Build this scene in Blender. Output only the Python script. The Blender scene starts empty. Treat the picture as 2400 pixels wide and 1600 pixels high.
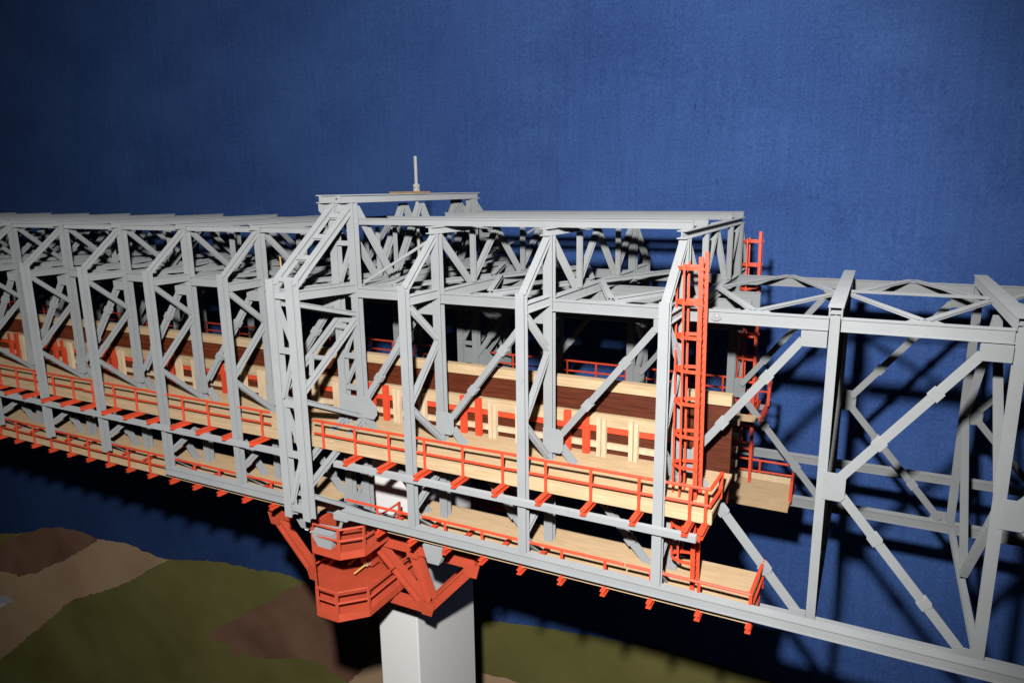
import bpy, math, random
from mathutils import Vector, Matrix
random.seed(7)
S = 0.42                       # scene units -> metres (hand-sized exhibition model)
scene = bpy.context.scene

# ------------------------------------------------------------------ camera
RX = Vector((0.88996068, 0.4558603, -0.0127029))      # image right
RD = Vector((0.08474527, -0.19268674, -0.97759402))   # image down
RF = Vector((-0.44809399, 0.86894373, -0.21011563))   # view direction
CAM = Vector((0, -1, 0))
M = Matrix((( RX.x, -RD.x, -RF.x, CAM.x*S), (RX.y, -RD.y, -RF.y, CAM.y*S), (RX.z, -RD.z, -RF.z, CAM.z*S), (0, 0, 0, 1)))
cd = bpy.data.cameras.new('camera'); cam = bpy.data.objects.new('camera', cd)
scene.collection.objects.link(cam); cam.matrix_world = M
cd.sensor_width = 36; cd.lens = 1655/2400*36; cd.clip_start = 0.01; cd.clip_end = 100
scene.camera = cam

# ------------------------------------------------------------------ world and flash
w = bpy.data.worlds.new('World'); scene.world = w; w.use_nodes = True
bg = w.node_tree.nodes['Background']; bg.inputs[0].default_value = (0.8, 0.85, 1, 1); bg.inputs[1].default_value = 0.004
ld = bpy.data.lights.new('camera_flash', 'SPOT'); ld.energy = 34.5; ld.color = (1, 0.985, 0.965)
ld.shadow_soft_size = 0.0075; ld.spot_size = math.radians(106); ld.spot_blend = 0.7
lo = bpy.data.objects.new('camera_flash', ld); scene.collection.objects.link(lo)
LM = M @ Matrix.Rotation(math.radians(3), 4, 'Y') @ Matrix.Rotation(math.radians(-2.5), 4, 'X'); LM.translation = (CAM + 0.165*(-RD) - 0.06*RX)*S; lo.matrix_world = LM
scene.view_settings.view_transform = 'Standard'; scene.view_settings.look = 'None'
scene.view_settings.exposure = 0; scene.view_settings.gamma = 1
try:
    scene.cycles.max_bounces = 4; scene.cycles.diffuse_bounces = 2; scene.cycles.glossy_bounces = 2
except Exception: pass

def rd(u, v): return RF*1655 + RX*(u-1200) + RD*(v-800)
def at(u, v, Y):                 # where a line of sight meets the plane at depth Y
    d = rd(u, v); return CAM + d*((Y-CAM.y)/d.y)

# ------------------------------------------------------------------ materials
def new_mat(name, col, rough=0.5, spec=0.35, var=0.06, scale=60, bump=0.0, bscale=900, stretch=(1, 1, 1), metal=0.0, col2=None, dirt=0.0, dr=1.0):
    m = bpy.data.materials.new(name); m.use_nodes = True
    nt = m.node_tree; N = nt.nodes; L = nt.links; b = N['Principled BSDF']
    b.inputs['Roughness'].default_value = rough; b.inputs['Metallic'].default_value = metal
    b.inputs['Specular IOR Level'].default_value = spec
    if 'Diffuse Roughness' in b.inputs: b.inputs['Diffuse Roughness'].default_value = dr
    tc = N.new('ShaderNodeTexCoord'); mp = N.new('ShaderNodeMapping'); mp.inputs['Scale'].default_value = stretch
    oi = N.new('ShaderNodeObjectInfo'); add = N.new('ShaderNodeVectorMath'); add.operation = 'MULTIPLY_ADD'
    add.inputs[1].default_value = (1, 1, 1)
    vs = N.new('ShaderNodeVectorMath'); vs.operation = 'SCALE'; vs.inputs['Scale'].default_value = 3.0
    cx = N.new('ShaderNodeCombineXYZ'); L.new(oi.outputs['Random'], cx.inputs[0]); L.new(oi.outputs['Random'], cx.inputs[1])
    L.new(cx.outputs[0], vs.inputs[0]); L.new(tc.outputs['Object'], add.inputs[0]); L.new(vs.outputs[0], add.inputs[2])
    L.new(add.outputs[0], mp.inputs[0])
    n = N.new('ShaderNodeTexNoise'); n.inputs['Scale'].default_value = scale; n.inputs['Detail'].default_value = 6
    L.new(mp.outputs[0], n.inputs['Vector'])
    r = N.new('ShaderNodeValToRGB')
    c2 = col2 if col2 else tuple(c*(1+var) for c in col); c1 = tuple(c*(1-var) for c in col) if not col2 else col
    r.color_ramp.elements[0].position = 0.3; r.color_ramp.elements[1].position = 0.7
    r.color_ramp.elements[0].color = (*c1, 1); r.color_ramp.elements[1].color = (*c2, 1)
    L.new(n.outputs[0], r.inputs[0])
    hs = N.new('ShaderNodeHueSaturation'); L.new(r.outputs[0], hs.inputs['Color'])
    mr = N.new('ShaderNodeMapRange'); mr.inputs['To Min'].default_value = 0.94; mr.inputs['To Max'].default_value = 1.05
    L.new(oi.outputs['Random'], mr.inputs[0]); L.new(mr.outputs[0], hs.inputs['Value'])
    out = hs.outputs[0]
    if dirt:
        n2 = N.new('ShaderNodeTexNoise'); n2.inputs['Scale'].default_value = 260; n2.inputs['Detail'].default_value = 3
        L.new(add.outputs[0], n2.inputs['Vector'])
        r2 = N.new('ShaderNodeValToRGB'); r2.color_ramp.elements[0].position = 0.68; r2.color_ramp.elements[1].position = 0.76
        r2.color_ramp.elements[0].color = (0, 0, 0, 1); r2.color_ramp.elements[1].color = (dirt, dirt, dirt, 1)
        L.new(n2.outputs[0], r2.inputs[0])
        mx = N.new('ShaderNodeMix'); mx.data_type = 'RGBA'; mx.inputs['B'].default_value = (*[c*0.55 for c in col], 1)
        L.new(r2.outputs[0], mx.inputs['Factor']); L.new(out, mx.inputs['A']); out = mx.outputs['Result']
    L.new(out, b.inputs['Base Color'])
    if bump:
        n3 = N.new('ShaderNodeTexNoise'); n3.inputs['Scale'].default_value = bscale; n3.inputs['Detail'].default_value = 3
        L.new(mp.outputs[0], n3.inputs['Vector'])
        bp = N.new('ShaderNodeBump'); bp.inputs['Strength'].default_value = bump; bp.inputs['Distance'].default_value = 0.0006
        L.new(n3.outputs[0], bp.inputs['Height']); L.new(bp.outputs[0], b.inputs['Normal'])
    return m

MAT = {
 'grey': new_mat('grey_paint', (0.222, 0.231, 0.237), 0.55, 0.18, 0.045, 45, 0.35, 1400, dirt=0.35),
 'red': new_mat('orange_red_paint', (0.52, 0.056, 0.021), 0.45, 0.35, 0.1, 80, 0.25, 1200, dr=0.3),
 'red2': new_mat('brick_red_paint', (0.45, 0.066, 0.031), 0.5, 0.35, 0.08, 60, 0.4, 900, dr=0.15, dirt=0.25),
 'wood': new_mat('pale_wood', (0.34, 0.238, 0.132), 0.65, 0.12, 0, 70, 0.5, 300, (0.5, 9, 9), col2=(0.46, 0.342, 0.21), dr=0.4),
 'pale': new_mat('bare_batten_wood', (0.44, 0.325, 0.205), 0.65, 0.15, 0, 60, 0.4, 300, (4, 4, 0.7), col2=(0.55, 0.425, 0.285), dr=0.4),
 'deck': new_mat('plywood_sheet', (0.345, 0.235, 0.130), 0.7, 0.15, 0, 120, 0.3, 700, (0.6, 3, 3), col2=(0.415, 0.295, 0.178), dr=0.75),
 'brown': new_mat('mahogany_veneer', (0.040, 0.0070, 0.0022), 0.6, 0.2, 0, 90, 0.3, 400, (0.35, 8, 8), col2=(0.105, 0.023, 0.0075)),
 'white': new_mat('white_paint', (0.76, 0.74, 0.73), 0.55, 0.3, 0.015, 20, 0.15, 600, dr=0.0),
 'steel': new_mat('zinc_steel', (0.62, 0.60, 0.56), 0.3, 0.8, 0.05, 200, 0, metal=0.6),
 'brass': new_mat('brass', (0.70, 0.42, 0.12), 0.3, 0.6, 0.05, 200, 0, metal=0.3),
 'rust': new_mat('tan_plate', (0.20, 0.12, 0.06), 0.6, 0.3, 0.2, 90),
 'glue': new_mat('clear_glue', (0.21, 0.215, 0.22), 0.08, 0.8, 0.02, 100),
 'lens': new_mat('lamp_lens', (0.72, 0.66, 0.66), 0.2, 0.6, 0.02, 100),
}

# ------------------------------------------------------------------ mesh helpers
class MB:
    def __init__(s): s.v = []; s.f = []
    def _add(s, vs, fs):
        o = len(s.v); s.v += [Vector(p) for p in vs]; s.f += [tuple(o+i for i in f) for f in fs]; return s
    def prism(s, P, Q, prof, n):           # sweep a section (v=width, u=depth along n) from P to Q
        P = Vector(P); Q = Vector(Q); a = (Q-P).normalized(); n = Vector(n); u = n - a*n.dot(a)
        if u.length < 1e-5: u = a.orthogonal()
        u.normalize(); v = a.cross(u); k = len(prof)
        vs = [P + v*x + u*y for x, y in prof] + [Q + v*x + u*y for x, y in prof]
        fs = [(i, (i+1) % k, k+(i+1) % k, k+i) for i in range(k)] + [tuple(range(k-1, -1, -1)), tuple(range(k, 2*k))]
        return s._add(vs, fs)
    def ib(s, P, Q, n, w, d, t=0.0017):    # H/I section: flanges face along n
        a = w/2; b = d/2; h = t*0.6
        return s.prism(P, Q, [(-a, -b), (a, -b), (a, -b+t), (h, -b+t), (h, b-t), (a, b-t), (a, b), (-a, b), (-a, b-t), (-h, b-t), (-h, -b+t), (-a, -b+t)], n)
    def ic(s, P, Q, n, w, d, t=0.0015, ov=0.0042):   # I section with a thick web, flanges overhang by ov
        a = w/2; b = d/2; h = a-ov
        return s.prism(P, Q, [(-a, -b), (a, -b), (a, -b+t), (h, -b+t), (h, b-t), (a, b-t), (a, b), (-a, b), (-a, b-t), (-h, b-t), (-h, -b+t), (-a, -b+t)], n)
    def bx(s, P, Q, n, w, d):
        a = w/2; b = d/2; return s.prism(P, Q, [(-a, -b), (a, -b), (a, b), (-a, b)], n)
    def box(s, x0, x1, y0, y1, z0, z1): return s.bx((x0, (y0+y1)/2, (z0+z1)/2), (x1, (y0+y1)/2, (z0+z1)/2), (0, 1, 0), abs(z1-z0), abs(y1-y0))
    def tube(s, P, Q, r, k=8):
        return s.prism(P, Q, [(r*math.cos(2*math.pi*i/k), r*math.sin(2*math.pi*i/k)) for i in range(k)], (0.3, 0.2, 1) if abs((Vector(Q)-Vector(P)).normalized().z) < 0.9 else (1, 0.2, 0))
    def poly(s, pts, n, t):                # flat plate: outline + thickness along n
        n = Vector(n).normalized()*t; k = len(pts); pts = [Vector(p) for p in pts]
        return s._add(pts + [p+n for p in pts], [(i, (i+1) % k, k+(i+1) % k, k+i) for i in range(k)] + [tuple(range(k-1, -1, -1)), tuple(range(k, 2*k))])
    def mesh(s, name, mat, smooth=False):
        me = bpy.data.meshes.new(name); me.from_pydata([p*S for p in s.v], [], s.f)
        import bmesh
        bm = bmesh.new(); bm.from_mesh(me); bmesh.ops.recalc_face_normals(bm, faces=bm.faces); bm.to_mesh(me); bm.free()
        me.materials.append(MAT[mat] if isinstance(mat, str) else mat)
        if smooth:
            for p in me.polygons: p.use_smooth = True
        return me

COL = scene.collection
class Thing:
    def __init__(s, name, label, cat, base=(0, 0, 0), group=None):
        s.o = bpy.data.objects.new(name, None); COL.objects.link(s.o); s.base = Vector(base); s.o.location = s.base*S
        s.o.empty_display_size = 0.02
        s.o['label'] = label; s.o['category'] = cat
        if group: s.o['group'] = group
    def part(s, name, me, X=0.0, parent=None, jit=0.0, label=None, kind=None):
        o = bpy.data.objects.new(name, me); COL.objects.link(o)
        if parent: o.parent = parent
        else:
            j = Vector((random.uniform(-1, 1), random.uniform(-1, 1), random.uniform(-1, 1)))*jit
            o.parent = s.o; o.location = (Vector((X, 0, 0)) - s.base + j)*S
        if label: o['label'] = label
        if kind: o['kind'] = kind
        return o
    def ib(s, name, P, Q, n, w, d, mat='grey', t=0.0017, **k): return s.part(name, MB().ib(P, Q, n, w, d, t).mesh(name, mat), **k)
    def ic(s, name, P, Q, w, d, mat='grey', t=0.0015, ov=0.0042, **k): return s.part(name, MB().ic(P, Q, Z_, w, d, t, ov).mesh(name, mat), **k)
    def bx(s, name, P, Q, n, w, d, mat='grey', **k): return s.part(name, MB().bx(P, Q, n, w, d).mesh(name, mat), **k)
    def tube(s, name, P, Q, r, mat='red', **k): return s.part(name, MB().tube(P, Q, r).mesh(name, mat), **k)

# ------------------------------------------------------------------ levels (scene units)
Y0, Y1, YC, Y2, Y3 = 0.0, 0.108, 0.344, 0.58, 0.688     # near outer, near truss, centre line, far truss, far outer
ZT, ZTB = -0.187, -0.206                               # top chord
ZB, ZBB = -0.672, -0.692                               # bottom chord of the truss
ZP = -0.077                                            # underside of the portal beam
ST = {'H': -0.266, 'G': -0.498, 'F': -0.727, 'D': -1.176, 'C': -1.406, 'B': -1.634, 'A': -1.866}
LEFT = [-1.866 - 0.23*k for k in range(1, 9)]
FRAMES = [ST[k] for k in 'HGFDCBA'] + LEFT
EX = -0.943                                            # tower
R1, R2, R3 = -0.044, 0.180, 0.405
XR = 0.62; XL = -3.80
def mir(y): return 2*YC - y
X_, Y_, Z_ = (1, 0, 0), (0, 1, 0), (0, 0, 1)

# ------------------------------------------------------------------ backdrop canvas
def canvas_mat():
    m = bpy.data.materials.new('blue_canvas'); m.use_nodes = True; nt = m.node_tree; N = nt.nodes; L = nt.links; b = N['Principled BSDF']
    b.inputs['Roughness'].default_value = 0.75; b.inputs['Specular IOR Level'].default_value = 0.25
    tc = N.new('ShaderNodeTexCoord')
    def noise(scale, sc=(1, 1, 1), det=5):
        mp = N.new('ShaderNodeMapping'); mp.inputs['Scale'].default_value = sc; L.new(tc.outputs['Object'], mp.inputs[0])
        n = N.new('ShaderNodeTexNoise'); n.inputs['Scale'].default_value = scale; n.inputs['Detail'].default_value = det; L.new(mp.outputs[0], n.inputs['Vector']); return n.outputs[0]
    n1 = noise(5, (1, 1, 1.6)); n2 = noise(26, (5, 1, 0.35)); n3 = noise(60, (0.35, 1, 4)); n4 = noise(330, (1, 1, 1), 3)
    def mixv(a, c, f):
        x = N.new('ShaderNodeMix'); x.data_type = 'FLOAT'; x.inputs[0].default_value = f; L.new(a, x.inputs[2]); L.new(c, x.inputs[3]); return x.outputs[0]
    v = mixv(mixv(mixv(n1, n2, 0.35), n3, 0.18), n4, 0.42)
    r = N.new('ShaderNodeValToRGB'); r.color_ramp.elements[0].position = 0.36; r.color_ramp.elements[1].position = 0.66
    r.color_ramp.elements[0].color = (0.038, 0.098, 0.34, 1); r.color_ramp.elements[1].color = (0.090, 0.20, 0.56, 1)
    L.new(v, r.inputs[0])
    rs = N.new('ShaderNodeValToRGB'); rs.color_ramp.elements[0].position = 0.70; rs.color_ramp.elements[1].position = 0.76   # slubs and lint
    L.new(noise(150, (2.2, 1, 0.5), 4), rs.inputs[0])
    mx = N.new('ShaderNodeMix'); mx.data_type = 'RGBA'; mx.inputs['B'].default_value = (0.018, 0.05, 0.18, 1)
    L.new(rs.outputs[0], mx.inputs['Factor']); L.new(r.outputs[0], mx.inputs['A']); L.new(mx.outputs['Result'], b.inputs['Base Color'])
    # woven threads
    wv = []
    for dr, sc in (('X', 300), ('Z', 300)):
        wn = N.new('ShaderNodeTexWave'); wn.bands_direction = dr; wn.inputs['Scale'].default_value = sc; wn.inputs['Distortion'].default_value = 1.2; wn.inputs['Detail'].default_value = 2; wn.inputs['Detail Scale'].default_value = 0.4
        L.new(tc.outputs['Object'], wn.inputs[0]); wv.append(wn.outputs['Fac'])
    mm = N.new('ShaderNodeMath'); mm.operation = 'ADD'; L.new(wv[0], mm.inputs[0]); L.new(wv[1], mm.inputs[1])
    m2 = N.new('ShaderNodeMath'); m2.operation = 'MULTIPLY_ADD'; m2.inputs[1].default_value = 2.5; L.new(noise(240, (1.5, 1, 0.5), 3), m2.inputs[0]); L.new(mm.outputs[0], m2.inputs[2])
    bp = N.new('ShaderNodeBump'); bp.inputs['Strength'].default_value = 0.35; bp.inputs['Distance'].default_value = 0.0006
    L.new(m2.outputs[0], bp.inputs['Height']); L.new(bp.outputs[0], b.inputs['Normal'])
    return m
MAT['canvas'] = canvas_mat()
YB = 1.55
mb = MB(); nx, nz = 40, 16
for j in range(nz+1):
    for i in range(nx+1):
        x = -8.5 + 11.3*i/nx; z = -2.6 + 4.4*j/nz
        mb.v.append(Vector((x, YB + 0.006*math.sin(x*2.3+z) + 0.004*math.sin(z*3.1+x*0.7), z)))
for j in range(nz):
    for i in range(nx):
        a = j*(nx+1)+i; mb.f.append((a, a+1, a+nx+2, a+nx+1))
me = mb.mesh('backdrop', 'canvas', True)
backdrop = bpy.data.objects.new('backdrop', me); COL.objects.link(backdrop); backdrop['kind'] = 'structure'

def paint_mat(name, c1, c2, scale=14):
    return new_mat(name, c1, 0.85, 0.1, 0, scale, 0.10, 900, (1, 1, 1.3), col2=c2, dirt=0.35)
MAT['green'] = paint_mat('painted_green', (0.20, 0.185, 0.055), (0.285, 0.262, 0.095), 5)
MAT['tan'] = paint_mat('painted_tan', (0.54, 0.355, 0.215), (0.66, 0.46, 0.29), 5)
MAT['umber'] = paint_mat('painted_brown', (0.20, 0.100, 0.064), (0.34, 0.19, 0.125), 7)
MAT['mist'] = paint_mat('painted_grey', (0.50, 0.52, 0.56), (0.60, 0.62, 0.66), 9)
MAT['chalk'] = paint_mat('painted_white', (0.80, 0.80, 0.80), (0.84, 0.84, 0.84), 9)
def hill(name, pix, mat, lift, rough=3.2):
    pts = []
    k = len(pix)
    for i in range(k):                    # ragged brush edge
        (u0, v0), (u1, v1) = pix[i], pix[(i+1) % k]
        n = max(1, int(math.hypot(u1-u0, v1-v0)/7))
        for q in range(n):
            t = q/n; pts.append(at(u0+(u1-u0)*t + random.uniform(-rough, rough)*0.6, v0+(v1-v0)*t + random.uniform(-rough, rough)*0.6, YB - 0.014 - lift))
    o = bpy.data.objects.new(name, MB().poly(pts, (0, 1, 0), 0.0015).mesh(name, mat)); COL.objects.link(o); o.parent = backdrop
    return o
c2 = lambda L: [(x*0.3189, 1100+y*0.3189) for x, y in L]
pc = lambda L: [(600+x*0.287, 1150+y*0.287) for x, y in L]
c3 = lambda L: [(1050+x*0.3401, 1100+y*0.3401) for x, y in L]
gtop = c2([(-900, 500), (-300, 480), (0, 470), (200, 462), (330, 455), (500, 470), (720, 520), (940, 560), (1100, 640), (1240, 660), (1400, 663), (1600, 675), (1750, 705), (1900, 740), (2060, 757)]) + pc([(250, 684), (400, 742), (600, 800), (800, 850), (1200, 900)]) + c3([(280, 1035), (700, 1095), (1000, 1145), (1500, 1250), (2000, 1400), (2200, 1455), (2700, 1640), (3600, 1980)])
hill('painted_hill', gtop + [(2600, 1990), (-300, 1990)], 'green', 0.0)
hill('painted_path', c2([(-900, 700), (0, 700), (500, 600), (712, 512), (830, 525), (940, 545), (1060, 600), (1180, 650), (1243, 661), (1150, 700), (1050, 760), (950, 820), (800, 880), (650, 920), (540, 950), (470, 1000), (420, 1050), (300, 1150), (200, 1230), (100, 1320), (0, 1390), (-900, 1900)]), 'tan', 0.003)
hill('painted_mound', c2([(-900, 560), (0, 560), (100, 500), (200, 460), (300, 432), (450, 428), (560, 445), (650, 480), (714, 512), (640, 570), (550, 620), (470, 670), (380, 700), (270, 760), (160, 775), (130, 795), (110, 765), (60, 755), (0, 750), (-900, 820)]), 'umber', 0.006)
hill('painted_mound', c2([(1520, 1212), (1600, 1160), (1750, 1090), (1830, 1030), (1990, 970), (2080, 900)]) + pc([(270, 795), (400, 755), (620, 770), (900, 900), (1200, 1000), (1250, 1200), (990, 1340), (880, 1440), (760, 1560), (700, 1520), (600, 1480), (560, 1420), (500, 1380), (250, 1366), (60, 1370)]) + c2([(1790, 1352), (1730, 1376), (1692, 1330), (1682, 1280), (1600, 1260), (1530, 1232)]), 'umber', 0.003)
hill('painted_path', pc([(1250, 1190), (990, 1350), (880, 1450), (750, 1568), (650, 1700), (1500, 1750), (2300, 1640), (2100, 1545), (1880, 1500), (1700, 1460)]), 'tan', 0.006)
hill('painted_stone', c2([(-200, 900), (0, 918), (60, 935), (100, 965), (50, 985), (0, 1012), (-200, 1050)]), 'mist', 0.009)
hill('painted_stone', c2([(-200, 1000), (0, 988), (48, 975), (40, 990), (0, 1014), (-200, 1060)]), 'chalk', 0.012, 1.0)

# ------------------------------------------------------------------ main truss bridge
br = Thing('truss_bridge', 'long light grey trussed bridge of H-beams running left, with outrigger posts', 'bridge', (-1.2, YC, ZBB))
W, D = 0.0148, 0.0148
WI, DI = 0.0165, 0.016
def frame_meshes():
    L = []
    def ic(name, P, Q, w, d, ov=0.0045): L.append((name, MB().ic(P, Q, Z_, w, d, 0.0016, ov).mesh(name, 'grey')))
    def ib(name, P, Q, n, w=0.0095, d=0.009, t=0.0015): L.append((name, MB().ib(P, Q, n, w, d, t).mesh(name, 'grey')))
    for side in (0, 1):
        yy = (lambda y: y) if side == 0 else mir
        # outer and inner posts
        ib('outer_post', (0, yy(Y0), -0.161), (0, yy(Y0), -0.613), Y_, W, D, 0.0018)
        ib('inner_post', (0, yy(Y1), ZP), (0, yy(Y1), ZB), Y_, WI, DI, 0.0019)
        # raking strut from the outer post head to the portal corner
        ib('raking_strut', (0, yy(Y0+0.002), -0.168), (0, yy(Y1-0.006), ZP-0.004), (0, -1 if side == 0 else 1, 0.6), 0.0125, 0.010)
        # zigzag bracing between outer and inner post
        za = [(Y0, -0.194, Y1, -0.272), (Y1, -0.283, Y0, -0.376), (Y0, -0.386, Y1, -0.472), (Y1, -0.535, Y0, -0.578), (Y0, -0.592, Y1, -0.672)]
        for (a, z0, b, z1) in za:
            e = 0.007 if a == Y0 else -0.008; g = 0.007 if b == Y0 else -0.008
            ib('zigzag_brace', (0, yy(a+e), z0), (0, yy(b+g), z1), (0, -1 if side == 0 else 1, 0.5), 0.0105, 0.009)
        # cantilever beam at top chord level
        ic('outrigger_beam', (0, yy(Y0+0.0075), -0.188), (0, yy(Y1-0.0083), -0.188), 0.0145, 0.0165)
        # gusset at mid height and box gusset below the top chord
        m = MB().poly([(-0.0075, yy(Y1-0.0112), -0.418), (0.023, yy(Y1-0.0112), -0.418), (0.031, yy(Y1-0.0112), -0.426), (0.031, yy(Y1-0.0112), -0.457), (0.026, yy(Y1-0.0112), -0.462), (-0.0075, yy(Y1-0.0112), -0.462)], (0, 1 if side == 0 else -1, 0), 0.0028)
        L.append(('gusset_plate', m.mesh('gusset_plate', 'grey')))
        m = MB().box(-0.044, -0.0085, yy(Y1-0.009), yy(Y1+0.009), -0.229, -0.2075)
        L.append(('box_gusset', m.mesh('box_gusset', 'grey')))
    # floor beam between the trusses at top chord level, portal beam, W bracing
    ic('cross_beam', (0, Y1+0.0083, -0.1935), (0, Y2-0.0083, -0.1935), 0.0165, 0.019)
    ib('portal_beam', (0, 0.086, ZP+0.0065), (0, mir(0.072), ZP+0.0065), Z_, 0.015, 0.013, 0.0018)
    q1, q2 = 0.232, mir(0.232)
    for a, b in ((Y1+0.010, q1-0.003), (YC-0.003, q1+0.004), (YC+0.003, q2-0.004), (Y2-0.010, q2+0.003)):
        ib('web_diagonal', (0, a, ZP-0.004), (0, b, -0.180), (0, -1, 0.4), 0.0105, 0.009)
    for q in (q1, q2): ib('web_hanger', (0.0065, q, ZP-0.001), (0.0065, q, -0.182), Y_, 0.0095, 0.008)
    return L
FM = frame_meshes()
for X in FRAMES:
    for nm, me in FM: br.part(nm, me, X, jit=0.0008)

# longitudinal members, one piece per panel
PAN = [(-0.266, R1)] + [(-0.498, -0.266), (-0.727, -0.498), (EX, -0.727), (-1.176, EX), (-1.406, -1.176), (-1.634, -1.406), (-1.866, -1.634)] + [(x-0.23, x) for x in [-1.866]+LEFT]
def diag(th, P, Q, y, mats='grey'):
    P = Vector((P[0], y, P[1])); Q = Vector((Q[0], y, Q[1]))
    o = th.ib('diagonal', P, Q, Y_, 0.0115, 0.0105, t=0.0016, jit=0.0005)
    a = (Q-P).normalized(); ln = (Q-P).length
    for f in (0.30, 0.70):
        c = P + a*ln*f
        m = MB().bx(c-a*0.0075, c+a*0.0075, Y_, 0.0155, 0.0135).mesh('sleeve', 'grey'); th.part('sleeve', m, parent=o)
    return o
def panel(th, x0, x1, lower=True):
    for y in (Y1, Y2):
        th.ic('top_chord', (x0+0.0085, y, (ZT+ZTB)/2), (x1-0.0085, y, (ZT+ZTB)/2), 0.0165, 0.019, jit=0.0004)
        diag(th, (x0+0.024, -0.430), (x1-0.042, -0.224), y)
        diag(th, (x0+0.024, -0.452), (x1-0.020, -0.668), y)
        # lateral bracing in the top plane: rhombus from cross-beam middles to chord middles
        xm = (x0+x1)/2; s = 1 if y == Y1 else -1; hl = 0.0042 if x1 > -0.1 else 0.0085; zl = ZT+0.0012+hl/2
        th.ic('lateral_brace', (x0+0.012, YC-s*0.006, zl), (xm-0.004, y+s*0.003, zl), 0.0105, hl, t=0.0014)
        th.ic('lateral_brace', (xm+0.004, y+s*0.003, zl), (x1-0.012, YC-s*0.006, zl), 0.0105, hl, t=0.0014)
        th.part('lateral_gusset', MB().poly([(xm-0.026, y-s*0.0068, ZT+0.0003), (xm+0.026, y-s*0.0068, ZT+0.0003), (xm+0.017, y+s*0.016, ZT+0.0003), (xm-0.017, y+s*0.016, ZT+0.0003)], Z_, 0.0010).mesh('lateral_gusset', 'grey'))
for x0, x1 in PAN[1:]: panel(br, x0, x1)
for y in (Y1, Y2):
    for x0, x1 in ((-1.402, -0.727), (-0.727, R1-0.02), (-2.32, -1.404), (XL, -2.322)):
        br.ic('bottom_chord', (x0, y, (ZB+ZBB)/2), (x1, y, (ZB+ZBB)/2), 0.0185, 0.020)
# outer bottom chords carrying the outer posts
br.ic('outer_chord', (-0.895, Y0, -0.6215), (XR, Y0, -0.6215), 0.0185, 0.0165, ov=0.0030)
br.ic('outer_chord', (-1.4145, Y0, -0.6215), (-0.990, Y0, -0.6215), 0.0185, 0.0165, ov=0.0030)
br.ic('outer_chord', (-1.4145, Y3, -0.6215), (XR, Y3, -0.6215), 0.0185, 0.0165, ov=0.0030)
for y, dp in ((0.236, 0.036), (YC, 0.026), (mir(0.236), 0.036)):
    for x0, x1 in ((-0.955, -0.197), (-1.87, -0.9555), (XL, -1.8705)):
        br.ic('plate_girder', (x0, y, -0.2045-dp/2), (x1, y, -0.2045-dp/2), 0.012, dp, ov=0.0035)
        br.bx('end_stiffener', (x1+0.0008, y, -0.2045-dp+0.001), (x1+0.0008, y, -0.2055), X_, 0.0118, 0.0012)
# four purlins on the right portals; chords between the left portals
for y, xa in ((0.130, -0.928), (0.236, -0.928), (0.462, -0.928), (0.592, -0.928)):
    br.ic('purlin', (xa, y, -0.0580), (-0.259, y, -0.0580), 0.0150, 0.0125, t=0.0016, jit=0.0005)
for x0, x1 in PAN[4:]:
    for y in (Y1, Y2):
        br.ic('eaves_beam', (x0+0.0085, y, -0.0765), (x1-0.0085, y, -0.0765), 0.0125, 0.0115, jit=0.0005)
for y in (Y1, Y2):
    br.bx('thin_brace', (EX+0.045, y, -0.176), (-0.737, y, -0.088), Y_, 0.005, 0.004)
# walkway bearers along the outer posts
for y in (-0.0135, mir(-0.0135)):
    for x0, x1 in ((-0.898, -0.203), (-1.55, -0.988), (-2.62, -1.551), (XL, -2.621)):
        br.bx('walkway_bearer', (x0, y, -0.5135), (x1, y, -0.5135), Y_, 0.0105, 0.010)

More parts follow.
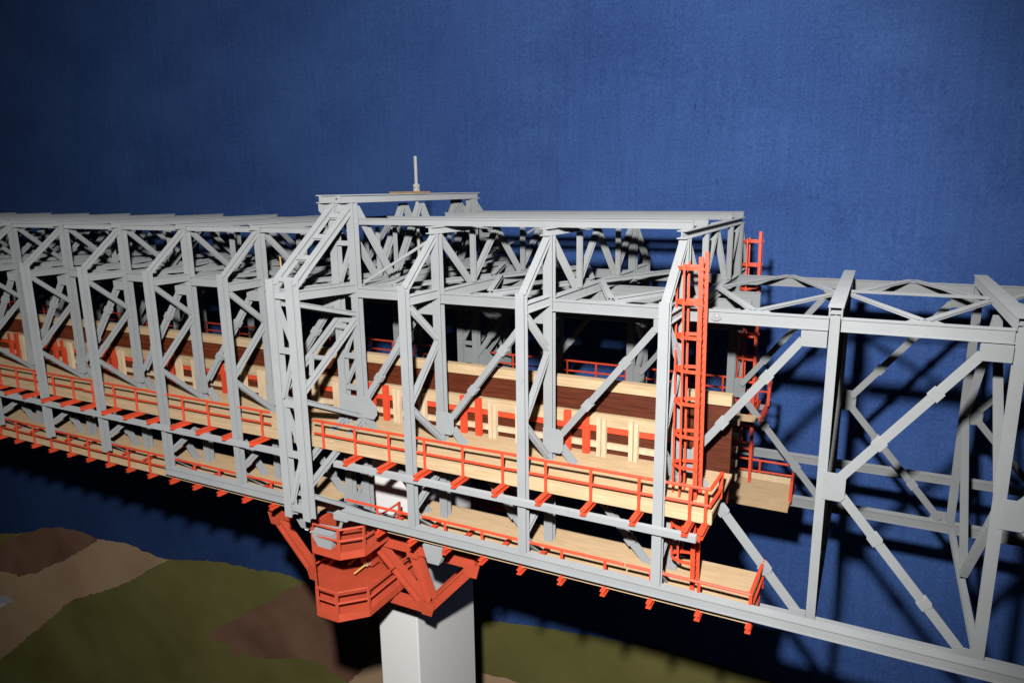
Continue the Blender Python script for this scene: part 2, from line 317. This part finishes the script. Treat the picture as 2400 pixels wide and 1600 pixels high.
# ------------------------------------------------------------------ tower portal over the pier
tw = Thing('tower_portal', 'taller grey double-legged portal tower of the bridge standing over the white pier', 'tower', (EX, YC, -0.613))
XA, XB = EX-0.024, EX+0.022
YT = -0.068
for side in (0, 1):
    yy = (lambda y: y) if side == 0 else mir
    s = 1 if side == 0 else -1
    for X in (XA, XB):
        tw.ib('outer_leg', (X, yy(YT), -0.152), (X, yy(YT), -0.612), Y_, 0.0165, 0.0175, t=0.002)
        tw.ib('inner_leg', (X, yy(Y1), -0.021), (X, yy(Y1), ZB), Y_, 0.0165, 0.016, t=0.002)
        tw.ib('raking_strut', (X, yy(YT+0.003), -0.166), (X, yy(Y1-0.007), -0.034), (0, -s, 0.7), 0.0135, 0.0125)
        tw.ic('outrigger_beam', (X, yy(YT+0.009), -0.181), (X, yy(Y1-0.0083), -0.188), 0.0145, 0.0165)
        for (a, z0, b, z1) in ((YT, -0.197, Y1, -0.240), (Y1, -0.253, YT, -0.362), (YT, -0.379, Y1, -0.454), (Y1, -0.463, YT, -0.545), (YT, -0.566, Y1, -0.668)):
            e = 0.009 if a == YT else -0.008; g = 0.009 if b == YT else -0.008
            tw.ib('zigzag_brace', (X, yy(a+e), z0), (X, yy(b+g), z1), (0, -s, 0.5), 0.0105, 0.0095)
        # rungs between the paired struts
    for z in (-0.182, -0.283, -0.385, -0.484, -0.594):
        tw.ib('rung', (XA+0.009, yy(YT), z), (XB-0.009, yy(YT), z), Y_, 0.009, 0.012)
    zz = [-0.190, -0.279, -0.380, -0.480, -0.590]
    for k in range(4):
        a, b = (XA+0.006, XB-0.006) if k % 2 == 0 else (XB-0.006, XA+0.006)
        tw.ib('lattice_bar', (a, yy(YT), zz[k]-0.006), (b, yy(YT), zz[k+1]+0.006), Y_, 0.007, 0.008)
    for f in (0.08, 0.35, 0.62, 0.9):
        p = Vector((0, yy(YT), -0.166)).lerp(Vector((0, yy(Y1), -0.034)), f)
        tw.ib('rung', (XA+0.007, p.y, p.z), (XB-0.007, p.y, p.z), (0, -s, 0.7), 0.009, 0.008)
    for f in (0.12, 0.55, 0.85):
        p = Vector((0, yy(Y1), -0.253)).lerp(Vector((0, yy(YT), -0.362)), f)
        tw.ib('rung', (XA+0.006, p.y, p.z), (XB-0.006, p.y, p.z), (0, -s, 0.6), 0.008, 0.008)
    pa = Vector((0, yy(Y1), -0.253)).lerp(Vector((0, yy(YT), -0.362)), 0.55)
    tw.ib('lattice_bar', (XA+0.006, pa.y, pa.z), (XB-0.006, yy(YT+0.04), -0.338), (0, -s, 0.6), 0.006, 0.007)
    for z in (-0.100, -0.255, -0.330, -0.397):
        tw.ib('rung', (XA+0.008, yy(Y1), z), (XB-0.008, yy(Y1), z), Y_, 0.009, 0.011)
    for (za, zb, fl) in ((-0.178, -0.105, 0), (-0.330, -0.260, 0), (-0.335, -0.390, 1), (-0.66, -0.60, 0), (-0.595, -0.50, 1)):
        a, b = (XA+0.007, XB-0.007) if fl == 0 else (XB-0.007, XA+0.007)
        tw.ib('lattice_bar', (a, yy(Y1), za), (b, yy(Y1), zb), Y_, 0.007, 0.008)
    # broad gussets of the truss node and flared heads
    tw.part('gusset_plate', MB().poly([(XA-0.007, yy(Y1-0.0112), -0.412), (XB+0.025, yy(Y1-0.0112), -0.412), (XB+0.042, yy(Y1-0.0112), -0.430), (XB+0.042, yy(Y1-0.0112), -0.447), (XB+0.034, yy(Y1-0.0112), -0.457), (XA-0.007, yy(Y1-0.0112), -0.452)], (0, s, 0), 0.0028).mesh('gusset_plate', 'grey'))
    tw.part('gusset_plate', MB().poly([(XA-0.012, yy(Y1-0.0112), -0.655), (XB+0.012, yy(Y1-0.0112), -0.655), (XB+0.012, yy(Y1-0.0112), -0.628), (XB-0.006, yy(Y1-0.0112), -0.618), (EX, yy(Y1-0.0112), -0.640), (XA+0.006, yy(Y1-0.0112), -0.618), (XA-0.012, yy(Y1-0.0112), -0.628)], (0, s, 0), 0.0028).mesh('gusset_plate', 'grey'))
    for X in (XA, XB):
        tw.part('head_gusset', MB().poly([(X-0.0112, yy(Y1-0.030), -0.0215), (X-0.0112, yy(Y1+0.016), -0.0215), (X-0.0112, yy(Y1+0.016), -0.034), (X-0.0112, yy(Y1+0.010), -0.052), (X-0.0112, yy(Y1-0.012), -0.052), (X-0.0112, yy(Y1-0.030), -0.036)], X_, 0.0028).mesh('head_gusset', 'grey'))
    tw.part('box_gusset', MB().box(XA-0.038, XA-0.009, yy(Y1-0.009), yy(Y1+0.009), -0.229, -0.2075).mesh('box_gusset', 'grey'))
for X in (XA, XB):
    tw.ib('head_beam', (X, 0.070, -0.0135), (X, 0.602, -0.0135), Z_, 0.017, 0.0155, t=0.002)
    tw.ic('cross_beam', (X, Y1+0.0083, -0.1935), (X, Y2-0.0083, -0.1935), 0.0155, 0.019)
    for a, b, z0, z1 in ((Y1+0.012, 0.232, -0.030, -0.180), (YC-0.004, 0.240, -0.030, -0.180), (YC+0.004, mir(0.240), -0.030, -0.180), (Y2-0.012, mir(0.232), -0.030, -0.180)):
        tw.ib('web_diagonal', (X, a, z0), (X, b, z1), (0, -1, 0.4), 0.0125, 0.010)
    for q in (0.236, mir(0.236)): tw.ib('web_hanger', (X+0.007, q, -0.075), (X+0.007, q, -0.182), X_, 0.010, 0.004)

# threaded rod through the tower head
rodT = Thing('threaded_rod', 'shiny zinc threaded rod with two nuts standing upright on the tower head', 'rod', (EX+0.018, YC-0.006, -0.006))
rx, ry = EX+0.018, YC-0.006
m = MB(); r = 0.0035; k = 10; turns = 95; z0 = -0.165; z1 = 0.074
for i in range(turns*2+1):
    z = z0+(z1-z0)*i/(turns*2); rr = r if i % 2 else r*0.86
    for q in range(k): m.v.append(Vector((rx+rr*math.cos(2*math.pi*q/k), ry+rr*math.sin(2*math.pi*q/k), z+q*0.00012)))
for i in range(turns*2):
    for q in range(k): m.f.append((i*k+q, i*k+(q+1) % k, (i+1)*k+(q+1) % k, (i+1)*k+q))
m.f.append(tuple(range(turns*2*k, turns*2*k+k)))
rodT.part('shank', m.mesh('shank', 'steel'))
for z in (-0.001, 0.0075):
    hx = [(0.0074*math.cos(math.pi/3*i+0.3), 0.0074*math.sin(math.pi/3*i+0.3)) for i in range(6)]
    rodT.part('nut', MB().prism((rx, ry, z), (rx, ry, z+0.007), hx, X_).mesh('nut', 'steel'))
rodT.part('washer_plate', MB().box(EX-0.034, EX+0.034, ry-0.031, ry+0.031, -0.0055, -0.0015).mesh('washer_plate', 'rust'))
pin = Thing('brass_pin', 'thin brass pin sticking up beside the grey truss left of the tower', 'pin', (-1.03, 0.36, -0.19))
pp = at(660, 633, 0.24); pq = at(654, 586, 0.24)
pin.base = Vector(pp); pin.o.location = pin.base*S
pin.tube('shaft', pp, pq, 0.0016, 'brass'); pin.tube('head', pq, pq + (pq-pp)*0.04, 0.0026, 'brass')

# ------------------------------------------------------------------ open girder on the right
gd = Thing('open_girder', 'open grey box girder without walkways extending to the right edge', 'girder', (R2, YC, ZBB))
panel(gd, -0.266, R1); panel(gd, R1, R2); panel(gd, R2, R3)
for X in (R1, R2, R3):
    for y, s in ((Y1, 1), (Y2, -1)):
        gd.ib('post', (X, y, ZT+0.004), (X, y, ZB), Y_, 0.0135, 0.0165, t=0.0019)
        gd.part('gusset_plate', MB().poly([(X+0.002, y-s*0.0112, -0.420), (X+0.024, y-s*0.0112, -0.420), (X+0.033, y-s*0.0112, -0.427), (X+0.033, y-s*0.0112, -0.457), (X+0.028, y-s*0.0112, -0.463), (X+0.002, y-s*0.0112, -0.463)], (0, s, 0), 0.003).mesh('gusset_plate', 'grey'))
        gd.part('box_gusset', MB().box(X-0.044, X-0.0085, y-0.009, y+0.009, -0.231, -0.2085).mesh('box_gusset', 'grey'))
        gd.part('foot_gusset', MB().poly([(X-0.036, y-s*0.0108, -0.672), (X-0.007, y-s*0.0108, -0.672), (X-0.007, y-s*0.0108, -0.655), (X-0.030, y-s*0.0108, -0.655)], (0, s, 0), 0.0028).mesh('foot_gusset', 'grey'))
    gd.ib('cross_beam', (X, Y1-0.006, -0.180), (X, Y2+0.006, -0.180), X_, 0.0165, 0.0185, t=0.002)
    gd.part('cover_plate', MB().box(X-0.0105, X+0.0105, Y1-0.008, Y2+0.010, -0.1715, -0.1690).mesh('cover_plate', 'grey'))
    if X != R3:
        for (ya, za, yb, zb) in ((Y1+0.010, -0.440, YC, -0.210), (YC, -0.210, Y2-0.010, -0.440), (Y2-0.010, -0.445, YC, -0.662), (YC, -0.662, Y1+0.010, -0.445)):
            gd.ib('sway_brace', (X+0.002, ya, za), (X+0.002, yb, zb), (0, -1, 0.3), 0.012, 0.010)
        gd.ib('sway_beam', (X+0.002, Y1+0.009, -0.680), (X+0.002, Y2-0.009, -0.680), X_, 0.012, 0.010)
gd.bx('centre_strut', (R1+0.012, YC, -0.179), (R2-0.012, YC, -0.179), Z_, 0.0105, 0.004)
for y in (Y1, Y2): gd.ic('bottom_chord', (R1-0.0195, y, (ZB+ZBB)/2), (XR, y, (ZB+ZBB)/2), 0.0185, 0.020)
m = MB(); gp = Vector((-0.212, Y1-0.0085, -0.196)); k = 10
for i in range(5):
    a = math.pi/2*i/4
    for q in range(k): m.v.append(gp+Vector((0.009*math.cos(a)*math.cos(2*math.pi*q/k), -0.004*math.sin(a), 0.007*math.cos(a)*math.sin(2*math.pi*q/k))))
for i in range(4):
    for q in range(k): m.f.append((i*k+q, i*k+(q+1) % k, (i+1)*k+(q+1) % k, (i+1)*k+q))
gd.part('glue_blob', m.mesh('glue_blob', 'glue', True))

# ------------------------------------------------------------------ wooden conveyor trough
tr = Thing('conveyor_trough', 'long dark brown wooden trough with pale rim strips inside the bridge', 'trough', (-1.5, YC, -0.54))
XT = -0.192
for x0, x1 in ((-1.06, XT), (-2.30, -1.0605), (XL, -2.3005)):
    tr.part('side_panel', MB().box(x0, x1, 0.178, 0.184, -0.535, -0.3425).mesh('side_panel', 'brown'))
    if x1 < -1.0:
        tr.part('side_panel', MB().box(x0, x1, 0.500, 0.506, -0.535, -0.4385).mesh('side_panel', 'brown'))
        tr.part('rim_strip', MB().box(x0, x1-0.001, 0.492, 0.5105, -0.4485, -0.4325).mesh('rim_strip', 'wood'))
    tr.part('rim_strip', MB().box(x0, x1-0.001, 0.170, 0.1885, -0.3585, -0.3405).mesh('rim_strip', 'wood'))
    tr.part('waist_strip', MB().box(x0, min(x1, -0.272), 0.166, 0.1775, -0.4245, -0.4025).mesh('waist_strip', 'wood'))
    tr.part('red_strip', MB().box(x0, min(x1, -0.274), 0.171, 0.1776, -0.4375, -0.4250).mesh('red_strip', 'red'))
    tr.part('batten', MB().box(x0, min(x1, -0.276), 0.1685, 0.1774, -0.4675, -0.4575).mesh('batten', 'pale'))
    tr.part('batten', MB().box(x0, min(x1, -0.276), 0.1685, 0.1774, -0.5200, -0.5100).mesh('batten', 'pale'))
    if x1 < -1.0: tr.part('floor_board', MB().box(x0, x1, 0.1845, 0.4995, -0.535, -0.529).mesh('floor_board', 'brown'))
pm1 = MB().box(-0.0085, -0.0010, 0.1585, 0.1680, -0.540, -0.4065); pm1.box(0.0015, 0.0085, 0.1585, 0.1680, -0.540, -0.4080)
pale_post = pm1.mesh('pale_post', 'pale'); red_post = MB().ib((0, 0.1635, -0.538), (0, 0.1635, -0.4015), Y_, 0.0135, 0.0075, 0.0016).mesh('red_post', 'red')
for k in range(-1, 15):
    o = -0.2275*k
    for x, me, nm in ((-0.4845, red_post, 'red_post'), (-0.4486, red_post, 'red_post'), (-0.418, pale_post, 'pale_post'), (-0.356, pale_post, 'pale_post')):
        if x+o < -0.285: tr.part(nm, me, x+o, jit=0.0015)
for z in (-0.461, -0.492, -0.520, -0.549, -0.579):
    tr.part('batten_end', MB().box(-0.245, -0.216+random.uniform(-.002, .002), 0.400, 0.412, z-0.0055, z+0.0055).mesh('batten_end', 'pale'))

# ------------------------------------------------------------------ walkways with handrails
def walkway(name, label, side, lower):
    yy = (lambda y: y) if side == 0 else mir
    t = Thing(name, label, 'walkway', (-1.2, yy(0.09), -0.66 if lower else -0.51), 'walkways along the bridge sides')
    xe = -0.121 if lower else -0.187
    zd = -0.640 if lower else -0.480
    segs = [(-0.92, xe), (-1.60, -0.9204), (-2.5, -1.6004), (XL, -2.5004)]
    if lower: segs = [(-0.80, xe), (-1.60, -0.985), (-2.5, -1.6004), (XL, -2.5004)]
    if side and not lower: segs[0] = (-0.92, -0.30)
    th = 0.009 if lower else 0.0055
    for a, b in segs:
        t.part('deck', MB().box(a, b, yy(0.019 if not lower else 0.0125), yy(0.1775 if not lower else 0.156), zd-th, zd).mesh('deck', 'deck'))
        if not lower:
            t.part('edge_board', MB().box(a, b, yy(0.0125), yy(0.0186), -0.500, -0.4795).mesh('edge_board', 'wood'))
    yr = yy(0.0085 if not lower else 0.0095)
    if not lower: xs = [-0.196, -0.219] + [-0.2995-0.0806*i for i in range(9)] + [-1.109-0.0806*i for i in range(33)]
    else: xs = [-0.124, -0.2] + [-0.277-0.0775*i for i in range(8)] + [-1.10-0.0785*i for i in range(34)]
    z0, zr, zm = (-0.4985, -0.442, -0.4685) if not lower else (-0.652, -0.597, -0.624)
    st = MB().tube((0, yr, z0), (0, yr, zr), 0.0026, 8).mesh('stanchion', 'red')
    if not lower: bk = MB().ib((0, yy(-0.026), -0.5035), (0, yy(0.120), -0.5035), Z_, 0.0095, 0.0095, 0.0018).mesh('bracket', 'red')
    else: bk = MB().ib((0, yy(0.001), -0.6542), (0, yy(0.100), -0.6542), Z_, 0.0085, 0.0095, 0.0018).mesh('bracket', 'red')
    bt = MB().ib((0, yy(0.028), -0.6300), (0, yy(0.060), -0.6300), Z_, 0.0085, 0.003, 0.001).mesh('bracket', 'red')
    for x in xs:
        t.part('stanchion', st, x, jit=0.0006)
        if abs(x+0.944) > 0.012: t.part('bracket', bk, x, jit=0.0006)
        if lower and x < -0.5: t.part('cross_bar', bt, x+0.03, jit=0.001)
    runs = [(-0.966, xe-0.002), (-1.71, -1.085), (-2.6, -1.71), (XL, -2.6)] if not lower else [(-0.318, xe-0.002), (-0.715, -0.3215), (-0.896, -0.735), (-1.71, -1.06), (-2.6, -1.71), (XL, -2.6)]
    for a, b in runs:
        for z, nm in ((zr, 'top_rail'), (zm, 'mid_rail')):
            d1, d2 = random.uniform(-.001, .001), random.uniform(-.001, .001)
            n = max(2, int((b-a)/0.08)); m = MB(); P = None
            for i in range(n+1):
                Q = Vector((a+(b-a)*i/n, yr+random.uniform(-.0005, .0005), z+d1+(d2-d1)*i/n+random.uniform(-.0005, .0005)))
                if P is not None: m.tube(P, Q, 0.0026 if z == zr else 0.0024, 8)
                P = Q
            t.part(nm, m.mesh(nm, 'red'))
    # end guard rail
    ye = yy(0.075 if not lower else 0.115)
    for z, nm in ((zr, 'end_rail'), (zm, 'end_rail')):
        t.tube(nm, (xe-0.003, yr, z), (xe+0.001, ye, z+0.002), 0.0028)
    t.bx('end_post', (xe, ye, zd-0.002), (xe+0.001, ye, zr+0.004), Y_, 0.006, 0.005, 'red')
    return t
walkway('walkway', 'upper near walkway with red handrail and broad pale deck beside the brown trough', 0, False)
walkway('walkway', 'lower near walkway with red handrail just behind the grey bottom chord', 0, True)
fu = walkway('walkway', 'upper far walkway whose red handrail shows behind the brown trough', 1, False)
fl = walkway('walkway', 'lower far walkway ending in a small pale platform with red rails right of the trough', 1, True)
fu.part('deck', MB().box(-0.2996, -0.197, 0.492, 0.523, -0.4855, -0.480).mesh('deck', 'deck'))
fl.base = fl.base - Vector((0, 0.03, 0.03)); fl.o.location = fl.o.location - Vector((0, 0.03, 0.03))*S
fl.part('kick_board', MB().box(-0.30, -0.124, mir(0.052), mir(0.048), -0.6695, -0.655).mesh('kick_board', 'pale'))

# ------------------------------------------------------------------ caged ladders
def ladder(label, side):
    yy = (lambda y: y) if side == 0 else mir
    s = 1 if side == 0 else -1
    t = Thing('caged_ladder', label, 'ladder', (-0.216, yy(0.060), -0.640), 'caged ladders at the bridge end')
    ya, yb = 0.048, 0.076; zb0 = -0.640 if side == 0 else -0.6695
    t.bx('stile', (-0.219, yy(ya), zb0), (-0.2265, yy(ya), -0.100), Y_, 0.0066, 0.0035, 'red')
    t.bx('stile', (-0.217, yy(yb), zb0), (-0.2245, yy(yb), -0.095), Y_, 0.0062, 0.0035, 'red')
    z = -0.63; rg = MB().tube((0, yy(ya+0.002), 0), (0, yy(yb-0.002), 0), 0.0016, 6).mesh('rung', 'red')
    while z < -0.103:
        o = t.part('rung', rg); o.location = (Vector((-0.219-(z+0.64)*0.0138, 0, z)) - t.base)*S; z += 0.0115
    zs = [-0.117-0.0522*i for i in range(8)] + [-0.532, -0.588]
    k = 12; pts = []
    for i in range(k+1):
        a = -math.pi/2 + math.pi*i/k
        pts.append(Vector((-0.010 - 0.029*math.cos(a), yy((ya+yb)/2 + ((yb-ya)/2+0.004)*math.sin(a)), 0)))
    pts = [Vector((0.004, pts[0].y, 0))] + pts + [Vector((0.004, pts[-1].y, 0))]
    m = MB()
    for a, b in zip(pts[:-1], pts[1:]): m.bx(a, b, Z_, 0.0017, 0.0052)
    hoop = m.mesh('hoop', 'red')
    for z in zs:
        if -0.515 < z < -0.49: continue
        o = t.part('hoop', hoop); o.location = (Vector((-0.2185-(z+0.64)*0.0138, 0, z)) - t.base + Vector((random.uniform(-.0006, .0006), 0, random.uniform(-.001, .001))))*S
    for i in (3, 7, 11):
        p = pts[i]
        for za, zb in ((-0.484, -0.110), (-0.590, -0.530)):
            t.bx('cage_bar', (p.x-0.2180-(za+0.64)*0.0138, p.y, za), (p.x-0.2190-(zb+0.64)*0.0138, p.y, zb), Y_, 0.0030, 0.0024, 'red')
    return t
ladder('orange-red caged ladder at the near end corner of the bridge', 0)
ladder('orange-red caged ladder farther back, half hidden behind the girder', 1)

# ------------------------------------------------------------------ white pier
pier = Thing('bridge_pier', 'plain white square-cut pier under the tower', 'pier', (EX, YC, -2.3))
pb = MB().box(EX-0.057, EX+0.057, YC-0.130, YC+0.130, -2.3, -0.545).mesh('shaft', 'white')
po = pier.part('shaft', pb)
bv = po.modifiers.new('bevel', 'BEVEL'); bv.width = 0.0012; bv.segments = 2
pier.part('cap_block', MB().box(EX-0.045, EX+0.045, YC-0.10, YC+0.10, -0.5448, -0.53).mesh('cap_block', 'red2'))

# ------------------------------------------------------------------ red bearing frame with platforms
hp = Thing('bearing_frame', 'brick red W-shaped bearing frame with two railed platforms hanging around the pier', 'support frame', (EX, YC, -0.86))
YH = 0.10
for y in (YH, mir(YH)):
    s = 1 if y == YH else -1
    hp.ib('top_beam', (-1.195, y, -0.7225), (-0.652, y, -0.7225), Y_, 0.022, 0.018, 'red2', t=0.002)
    T = [(-1.185, -0.737), (-0.895, -0.737), (-0.660, -0.732)]; Nn = [(-1.078, -0.852), (-0.770, -0.853)]
    for a, b in ((T[0], Nn[0]), (T[1], Nn[1]), (T[2], Nn[1]), ((-0.975, -0.737), Nn[0]), ((-0.799, -0.737), (-0.764, -0.835))):
        hp.ib('strut', (a[0], y, a[1]), (b[0], y, b[1]), X_, 0.018, 0.0215, 'red2', t=0.0045)
    hp.ib('bottom_tie', (Nn[0][0], y, -0.853), (Nn[1][0]-0.006, y, -0.853), Y_, 0.020, 0.0165, 'red2', t=0.002)
    for nx_, nz_ in Nn + [(-0.660, -0.738), (-1.185, -0.738)]:
        hp.part('node_plate', MB().poly([(nx_-0.020, y-s*0.0112, nz_+0.016), (nx_+0.020, y-s*0.0112, nz_+0.016), (nx_+0.012, y-s*0.0112, nz_-0.012), (nx_-0.012, y-s*0.0112, nz_-0.012)], (0, s, 0), 0.002).mesh('node_plate', 'red2'))
    hp.part('clamp', MB().box(-0.812, -0.786, y-0.014, y+0.014, -0.740, -0.706).mesh('clamp', 'red2'))
for X in (-1.078, -0.775):
    hp.ib('transom', (X, YH+0.010, -0.853), (X, mir(YH+0.010), -0.853), X_, 0.020, 0.0165, 'red2', t=0.002)
def platform(zp, right, fl0, fl1, yf, left, yback, sub):
    rim = [(left, yback), (left, yf+(fl0-left)), (fl0, yf), (fl1, yf), (right, yf+(right-fl1)), (right, yback)]
    o = hp.part('platform', MB().poly([(x, y, zp-0.0035) for x, y in rim], Z_, 0.0035).mesh('platform', 'red2'))
    seg = list(zip(rim[:-1], rim[1:]))
    for (xa, ya_), (xb, yb_) in seg:
        hp.part('toe_board', MB().bx((xa, ya_, zp-0.004), (xb, yb_, zp-0.004), Z_, 0.003, 0.016).mesh('toe_board', 'red2'), parent=o)
        for h in (0.028, 0.052):
            hp.part('rail', MB().tube((xa, ya_, zp+h), (xb, yb_, zp+h), 0.0023).mesh('rail', 'red2'), parent=o)
    ps = list(rim) + [((rim[4][0]+rim[5][0])/2, (rim[4][1]+rim[5][1])/2)]
    for x, y in ps: hp.part('rail_post', MB().bx((x, y, zp-0.010), (x, y, zp+0.054), Y_, 0.0048, 0.0045).mesh('rail_post', 'red2'), parent=o)
    return o
platform(-0.700, -0.858, -0.960, -0.893, -0.024, -1.035, 0.13, 0)
platform(-0.824, -0.846, -0.940, -0.890, -0.044, -1.036, 0.20, 1)
hp.part('bearing_block', MB().box(-0.985, -0.905, 0.150, 0.205, -0.815, -0.742).mesh('bearing_block', 'red2'))
hp.part('saddle', MB().poly([(-1.02, 0.120, -0.742), (-0.87, 0.120, -0.742), (-0.90, 0.120, -0.765), (-0.99, 0.120, -0.765)], Y_, 0.09).mesh('saddle', 'red2'))
hp.part('bearing_plate', MB().box(-0.962, -0.930, 0.118, 0.1495, -0.808, -0.770).mesh('bearing_plate', 'red2'))
for z, x in ((-0.782, -0.955), (-0.800, -0.940)):
    b_ = hp.part('bolt', MB().tube((x, 0.118, z), (x, 0.070, z-0.002), 0.0022, 8).mesh('bolt', 'brass'))
    hx = [(0.0062*math.cos(math.pi/3*i), 0.0062*math.sin(math.pi/3*i)) for i in range(6)]
    hp.part('nut', MB().prism((x, 0.117, z), (x, 0.108, z), hx, Z_).mesh('nut', 'steel'), parent=b_)

# ------------------------------------------------------------------ floodlights below the outer chord
def floodlight(label, x, y, z, sc=1.0, rot=0.0, arm=True):
    t = Thing('floodlight', label, 'lamp', (x, y, z), 'grey floodlights under the bridge')
    V = lambda a, b, c_: Vector((x + sc*(a*math.cos(rot)-b*math.sin(rot)), y + sc*(a*math.sin(rot)+b*math.cos(rot)), z+sc*c_))
    m = MB(); rows = []
    for (hx, hy, h) in ((0.024, 0.015, 0.0), (0.0235, 0.0145, -0.010), (0.018, 0.011, -0.026), (0.013, 0.009, -0.037)):
        rows.append([V(-hx, -hy, h), V(hx, -hy, h), V(hx, hy, h), V(-hx, hy, h)])
    for r_ in rows: m.v += r_
    for i in range(3):
        for q in range(4): m.f.append((i*4+q, i*4+(q+1) % 4, i*4+4+(q+1) % 4, i*4+4+q))
    m.f += [(3, 2, 1, 0), (12, 13, 14, 15)]
    o = t.part('housing', m.mesh('housing', 'grey')); bvl = o.modifiers.new('bevel', 'BEVEL'); bvl.width = 0.0008; bvl.segments = 2
    t.part('rim', MB().poly([V(-0.0265, -0.017, 0.0), V(0.0265, -0.017, 0.0), V(0.0265, 0.017, 0.0), V(-0.0265, 0.017, 0.0)], Z_, 0.003*sc).mesh('rim', 'grey'))
    t.part('lens', MB().box(x-0.004, x+0.004, y-0.004, y+0.004, z-0.042*sc, z-0.0372*sc).mesh('lens', 'lens'))
    if arm:
        t.tube('arm', V(0.010, 0, 0.003), V(0.030, 0, 0.004), 0.0032, 'grey'); t.tube('arm', V(0.030, 0, 0.003), V(0.042, 0.004, 0.038), 0.0032, 'grey')
        t.part('clamp', MB().box(x+0.028, x+0.060, y-0.006, y+0.008, z+0.034, z+0.048).mesh('clamp', 'grey'))
    return t
floodlight('grey floodlight on a bent arm hanging over the upper red platform', -0.937, -0.010, -0.6655, 1.0, 0.12)
floodlight('grey tapered floodlight hanging just left of the tower leg foot', -1.008, 0.012, -0.652, 0.85, 0.0, False)
sh = Thing('floodlight', 'flat-sided grey floodlight right of the red clamp below the chord', 'lamp', (-0.70, 0.03, -0.695), 'grey floodlights under the bridge')
sh.part('housing', MB().poly([(-0.726, 0.022, -0.662), (-0.674, 0.022, -0.660), (-0.691, 0.022, -0.697), (-0.716, 0.022, -0.697)], Y_, 0.016).mesh('housing', 'grey'))
sh.part('bracket', MB().box(-0.708, -0.694, 0.026, 0.034, -0.660, -0.648).mesh('bracket', 'grey'))
